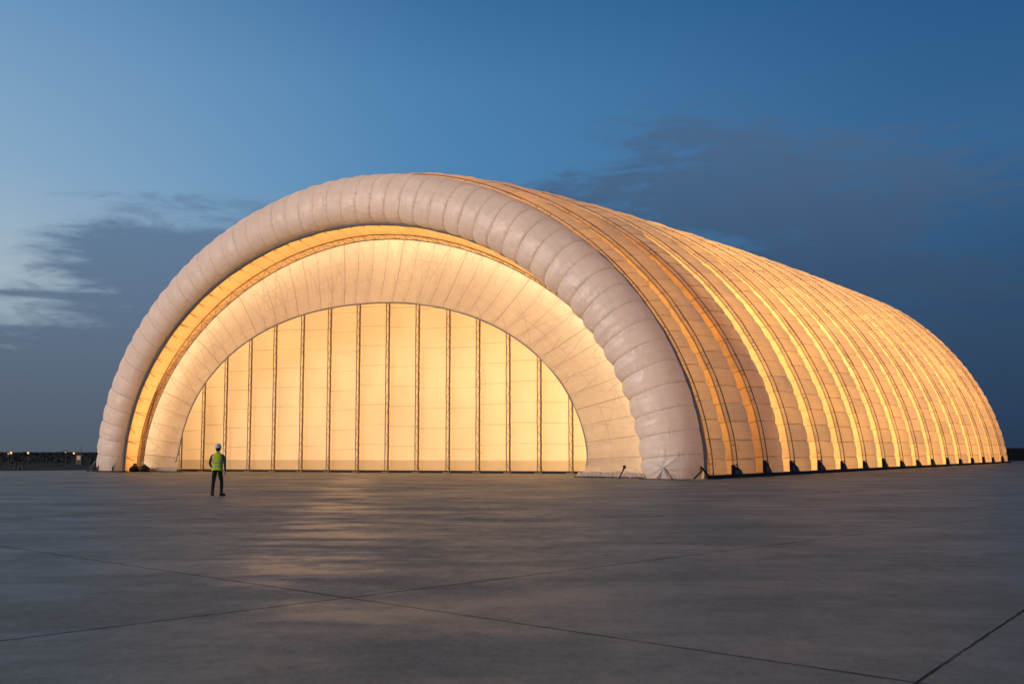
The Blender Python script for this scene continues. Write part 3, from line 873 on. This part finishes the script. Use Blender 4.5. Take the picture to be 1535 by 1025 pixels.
for s, kx, fx in ((-1, -.14, -.165), (1, .155, .155)):
    hp = nd(s * .09, 0, .89, (.095, .10), pel); th = nd(s * .115, .0, .70, (.085, .09), hp)
    kn = nd(kx, .012, .50, (.060, .064), th); ca = nd(kx + .01 * s, -.01, .33, (.058, .062), kn)
    an = nd(fx, .0, .10, (.046, .052), ca); hl = nd(fx, .0, .055, (.046, .048), an)
    ty = .13 if s < 0 else .085; tx = -.01 if s < 0 else .115
    nd(fx + tx, ty, .040, (.048, .036), hl)
    # arm
    sh = nd(s * .185, -.005, 1.415, (.075, .075), ch)
    if s < 0: el = (-.275, -.03, 1.15); wr = (-.235, .12, .97)
    else: el = (.275, -.045, 1.14); wr = (.265, .03, .90)
    ua = nd((s * .205 + el[0]) / 2, -.02, 1.29, .056, sh)
    e = nd(*el, .048, ua); fa_ = nd((el[0] + wr[0]) / 2, (el[1] + wr[1]) / 2, (el[2] + wr[2]) / 2, .044, e); w = nd(*wr, .031, fa_)
    dirv = (Vector(wr) - Vector(el)).normalized(); side = Vector((0, 1, 0)) - dirv * dirv.y; side.normalize()
    if s < 0: side = (Vector((.75, .2, .4)) - dirv * dirv.dot(Vector((.75, .2, .4)))).normalized()
    inw = Vector((-s, 0, 0))
    pm = Vector(wr) + dirv * .055; pa = nd(*pm, (.024, .036), w)
    for kf, (off, ln) in enumerate(((.030, .070), (.010, .082), (-.011, .076), (-.031, .060))):
        b0 = pm + dirv * .038 + side * off
        n0 = nd(*b0, .0100, pa)
        n1 = nd(*(b0 + dirv * ln * .45 + inw * .006), .0092, n0)
        n2 = nd(*(b0 + dirv * ln * .78 + inw * .020), .0085, n1)
        nd(*(b0 + dirv * ln * .98 + inw * .036), .0075, n2)
    t0 = nd(*(Vector(wr) + dirv * .03 + side * .038 + inw * .012), .0115, pa)
    t1 = nd(*(Vector(wr) + dirv * .062 + side * .056 + inw * .022), .0105, t0); nd(*(Vector(wr) + dirv * .090 + side * .054 + inw * .032), .009, t1)
me = skinned('body', nodes, edges, 2)
M['trouser'] = simple('black_trouser_cloth', (.006, .006, .007), .9, var=.3, scale=14, bump=.4)
M['jacket'] = simple('dark_jacket_cloth', (.028, .032, .040), .75, var=.35, scale=12, bump=.5)
M['skin'] = simple('skin', (.34, .20, .14), .55, var=.08)
for k in ('trouser', 'jacket', 'skin'): me.materials.append(M[k])
for pgn in me.polygons:
    c = pgn.center
    if c.z > 1.52: pgn.material_index = 2
    elif abs(c.x) > .19 and c.z < (.905 if c.x > 0 else .975) and c.z > .70: pgn.material_index = 2
    elif c.z > .93 or (abs(c.x) > .20 and c.z > .8): pgn.material_index = 1
    else: pgn.material_index = 0
    pgn.use_smooth = True
body = link('body', me, None, PERSON)
# face features and ears
def blob(c, r):
    mb.lathe([(.001, -r[2]), (.7, -.7 * r[2]), (1.0, 0), (.7, .7 * r[2]), (.001, r[2])], c, 10, sx=r[0], sy=r[1])
for s in (-1, 1):
    mb = MB(); blob((s * .084, .025, 1.655), (.014, .026, .034)); mb.build('ear', M['skin'], PERSON, True)
mb = MB(); mb.tube([(0, .122, 1.68), (0, .145, 1.64), (0, .125, 1.632)], [.010, .016, .010], 8)
mb.build('nose', M['skin'], PERSON, True)
M['eye'] = simple('eye_dark', (.02, .015, .012), .3)
for s in (-1, 1):
    mb = MB(); blob((s * .032, .112, 1.682), (.013, .010, .009)); mb.build('eye', M['eye'], PERSON, True)
mb = MB(); blob((0, .112, 1.598), (.024, .010, .006)); mb.build('mouth', M['eye'], PERSON, True)
M['hair'] = simple('dark_hair', (.012, .010, .009), .7, var=.3, scale=40, bump=.5)
rw = []
for i in range(9):
    z = 1.585 + .15 * i / 8; r_ = []
    for k in range(17):
        a = PI * (1.0 + k / 16); rr = 1.0 if i > 1 else .93 - .10 * (1 - i)
        r_.append((.087 * rr * math.cos(a) * 1.0, .030 + .104 * rr * math.sin(a), z))
    rw.append(r_)
link('hair', grid_mesh('hair', rw, None), M['hair'], PERSON)
# hard hat: shell, brim, ridge
M['hat'] = simple('white_helmet_shell', (.62, .64, .66), .35, var=.06, spec=.5)
hat = MB(); hat.lathe([(.118, .0), (.116, .035), (.108, .075), (.088, .112), (.055, .135), (.02, .143), (.001, .144)], (0, .03, 1.70), 28, sx=.93, sy=1.14)
ho = hat.build('hard_hat', M['hat'], PERSON, True)
mb = MB(); mb.lathe([(.118, -.004), (.135, -.012), (.137, -.006), (.120, .006)], (0, .035, 1.70), 28, sx=.95, sy=1.18); mb.build('brim', M['hat'], ho, True)
mb = MB(); mb.tube([(0, .03 + .132 * math.cos(a), 1.70 + .148 * math.sin(a)) for a in [R(20 + 14 * i) for i in range(11)]], .012, 6); mb.build('ridge', M['hat'], ho, True)
# vest: open-sided shell over the jacket with straps of reflective tape
def torso(z):
    tab = [(.90, .192, .148), (1.0, .180, .138), (1.1, .172, .130), (1.2, .178, .132), (1.3, .190, .136), (1.38, .188, .132), (1.44, .160, .118), (1.485, .118, .098), (1.515, .082, .082)]
    for (a, b) in zip(tab, tab[1:]):
        if a[0] <= z <= b[0]:
            f = (z - a[0]) / (b[0] - a[0]); return a[1] + (b[1] - a[1]) * f, a[2] + (b[2] - a[2]) * f
    return tab[-1][1:]
def vest_rows(zs, grow=0.0, a0=0, a1=2 * PI, n=36):
    out = []
    for z in zs:
        rx, ry = torso(z); r_ = []
        for k in range(n + 1):
            a = a0 + (a1 - a0) * k / n; w = .006 * vnoise(z * 9, math.cos(a) * 3, math.sin(a) * 3)
            ex = 2.6
            r_.append(((rx + grow + w) * sup(math.cos(a), ex), (ry + grow + w) * sup(math.sin(a), ex) - .004, z + (.012 * math.sin(a * 3) if z < .91 else 0)))
        out.append(r_)
    return out
M['vest'] = simple('hi_vis_cloth', (.52, .66, .012), .7, var=.12, scale=10, bump=.4)
M['tape'] = simple('reflective_tape', (.34, .33, .34), .45, var=.15, scale=10)
vest = link('hi_vis_vest', grid_mesh('hi_vis_vest', vest_rows([.90 + .615 * i / 22 for i in range(23)], .012), None), M['vest'], PERSON)
for zc in (1.035, 1.165):
    link('reflective_band', grid_mesh('reflective_band', vest_rows([zc - .026, zc - .013, zc + .013, zc + .026], .018), None), M['tape'], vest)
for a0, a1 in ((R(212), R(233)), (R(307), R(328))):
    link('reflective_band', grid_mesh('reflective_band', vest_rows([1.19 + .27 * i / 10 for i in range(11)], .018, a0, a1, 5), None), M['tape'], vest)
for s, fx, tx, ty in ((-1, -.165, -.01, .13), (1, .155, .115, .085)):
    mb = MB()
    mb.tube([(fx - tx * .25, -.06, .05), (fx, .0, .055), (fx + tx * .6, ty * .6, .048), (fx + tx * 1.05, ty * 1.05, .034)], [.042, .054, .052, .030], 12)
    for k, q in enumerate(mb.v): mb.v[k] = (q[0], q[1], max(q[2], .003))
    mb.tube([(fx, .0, .05), (fx, .0, .16)], [.054, .058], 12)
    mb.build('boot', M['black'], PERSON, True)

# ------------------------------------------------------------------ sky
SUN_AZ, SUN_EL = -124.0, 17.0           # afterglow: low, behind the camera and to the left
W = bpy.data.worlds.new('World'); S.world = W; W.use_nodes = True
t = NT(W.node_tree)
out = t.n('ShaderNodeOutputWorld'); bg = t.n('ShaderNodeBackground')
g = t.n('ShaderNodeTexCoord').outputs['Generated']; s_ = t.sep(g); X, Y, Z = s_[0], s_[1], s_[2]
az = t.m('ARCTAN2', X, Y)                                   # 0 straight ahead, + right
el = t.m('ARCSINE', Z)
e01 = t.m('DIVIDE', el, .42)
def L3(r, g, b): return lin(r, g, b)
left = t.ramp(e01, [(0, L3(86, 95, 106)), (.10, L3(108, 120, 134)), (.22, L3(150, 166, 176)), (.35, L3(176, 191, 198)), (.55, L3(144, 175, 201)), (.95, L3(100, 147, 190))])
cen = t.ramp(e01, [(0, L3(66, 82, 104)), (.3, L3(88, 130, 170)), (.55, L3(82, 136, 182)), (.75, L3(76, 129, 176)), (.95, L3(58, 108, 156))])
rgt = t.ramp(e01, [(0, L3(40, 57, 80)), (.3, L3(44, 74, 108)), (.6, L3(54, 98, 142)), (.95, L3(34, 86, 134))])
col = t.mix(t.ss(az, -.60, .0), left, cen)
col = t.mix(t.ss(az, -.22, .46), col, rgt)
# behind the camera: the afterglow of the set sun, low and to the left
daz = t.m('ABSOLUTE', t.m('SUBTRACT', az, R(SUN_AZ)))
gl = t.m('MULTIPLY', t.ss(daz, .1, 1.25, 1, 0), t.ss(el, .0, .75, 1, 0))
col = t.mix(t.ss(el, .40, .75), col, (.150, .165, .20))       # grey added overhead, out of frame, to neutralise light on the ground
col = t.mix(gl, col, (.95, .68, .54))
# clouds: flat stratus bank left, broken veil right
cv = t.xyz(t.m('MULTIPLY', az, 5.2), t.m('MULTIPLY', el, 21.0), 0.0)
cn = t.noise(cv, 1.0, 8, .62, .5); cn2 = t.noise(cv, 4.2, 8, .66, .6)
def blob_(cx, cy, sx, sy):
    q = (cx - 767.5) / 1711; a0 = math.atan(q / .995); e0 = math.atan((677 - cy) / 1711 / math.sqrt(1 + q * q)) * 1.01
    dx = t.m('DIVIDE', t.m('SUBTRACT', az, a0), sx / 1711); dy = t.m('DIVIDE', t.m('SUBTRACT', el, e0), sy / 1711)
    return t.m('EXPONENT', t.m('MULTIPLY', t.m('ADD', t.m('MULTIPLY', dx, dx), t.m('MULTIPLY', dy, dy)), -1.0))
bl = None
for b in ((370, 380, 240, 44, 1.15), (420, 470, 290, 84, 1.5), (330, 575, 350, 70, .9), (40, 503, 110, 9, .8), (60, 443, 80, 5, .7), (290, 302, 200, 18, .45), (-40, 650, 560, 104, .95)):
    q = t.m('MULTIPLY', blob_(*b[:4]), b[4]); bl = q if bl is None else t.m('ADD', bl, q)
mk = t.ss(t.m('ADD', t.m('MINIMUM', bl, 1.05), t.m('MULTIPLY_ADD', cn, 1.9, t.m('MULTIPLY_ADD', cn2, 1.4, -1.60))), .20, .95)
mk = t.m('MULTIPLY', mk, t.ss(bl, .10, .45, 0, 1))
ccol = t.ramp(e01, [(0, L3(82, 92, 105)), (.2, L3(88, 104, 126)), (.5, L3(93, 121, 152))])
col = t.mix(t.m('MULTIPLY', mk, .92), col, ccol)
bl = None
for b in ((1150, 225, 250, 85), (980, 300, 250, 55), (1450, 500, 350, 150), (1250, 330, 260, 80)):
    q = blob_(*b); bl = q if bl is None else t.m('ADD', bl, q)
mk = t.ss(t.m('ADD', t.m('MULTIPLY', bl, .55), t.m('MULTIPLY_ADD', cn, 2.3, t.m('MULTIPLY_ADD', cn2, 1.5, -1.90))), .20, .80)
mk = t.m('MULTIPLY', mk, t.ss(bl, .05, .40, 0, 1))
ccol2 = t.ramp(e01, [(0, L3(36, 54, 78)), (.35, L3(54, 80, 110)), (.55, L3(70, 96, 128)), (.8, L3(76, 106, 142))])
col = t.mix(t.m('MULTIPLY', mk, .85), col, ccol2)
# physical twilight sky adds its own gradient
sky = t.n('ShaderNodeTexSky'); sky.sky_type = 'NISHITA'; sky.sun_disc = False
sky.sun_elevation = R(SUN_EL * .25); sky.sun_rotation = R(SUN_AZ); sky.air_density = 1.2; sky.dust_density = 2.0; sky.ozone_density = 2.5
sk = t.n('ShaderNodeMix', data_type='RGBA', blend_type='ADD'); sk.inputs[0].default_value = .002
t.l(col, sk.inputs[6]); t.l(sky.outputs[0], sk.inputs[7])
t.l(sk.outputs[2], bg.inputs[0]); bg.inputs[1].default_value = 1.0
t.l(bg.outputs[0], out.inputs[0])

sl = bpy.data.lights.new('sun', 'SUN'); sl.energy = 1.2; sl.angle = R(18); sl.color = (1.0, .89, .80)
so = bpy.data.objects.new('sun', sl); C.objects.link(so)
a = R(SUN_AZ); e = R(SUN_EL)
dv = Vector((math.sin(a) * math.cos(e), math.cos(a) * math.cos(e), math.sin(e)))
so.rotation_euler = (-dv).to_track_quat('-Z', 'Y').to_euler()

# ------------------------------------------------------------------ camera and render settings
cam = bpy.data.cameras.new('camera'); cam.lens = 40.128; cam.sensor_width = 36; cam.clip_start = .1; cam.clip_end = 20000
co = bpy.data.objects.new('camera', cam); C.objects.link(co)
co.location = (0, 0, 1.55); co.rotation_euler = (R(90 + 5.4917), 0, 0)
S.camera = co
S.view_settings.view_transform = 'Standard'; S.view_settings.look = 'None'
S.view_settings.exposure = 0; S.view_settings.gamma = 1
S.render.engine = 'CYCLES'
cy = S.cycles
cy.use_denoising = True; cy.max_bounces = 8; cy.diffuse_bounces = 4; cy.glossy_bounces = 3; cy.transmission_bounces = 6
cy.sample_clamp_indirect = 6.0; cy.use_light_tree = True; cy.caustics_reflective = False; cy.caustics_refractive = False
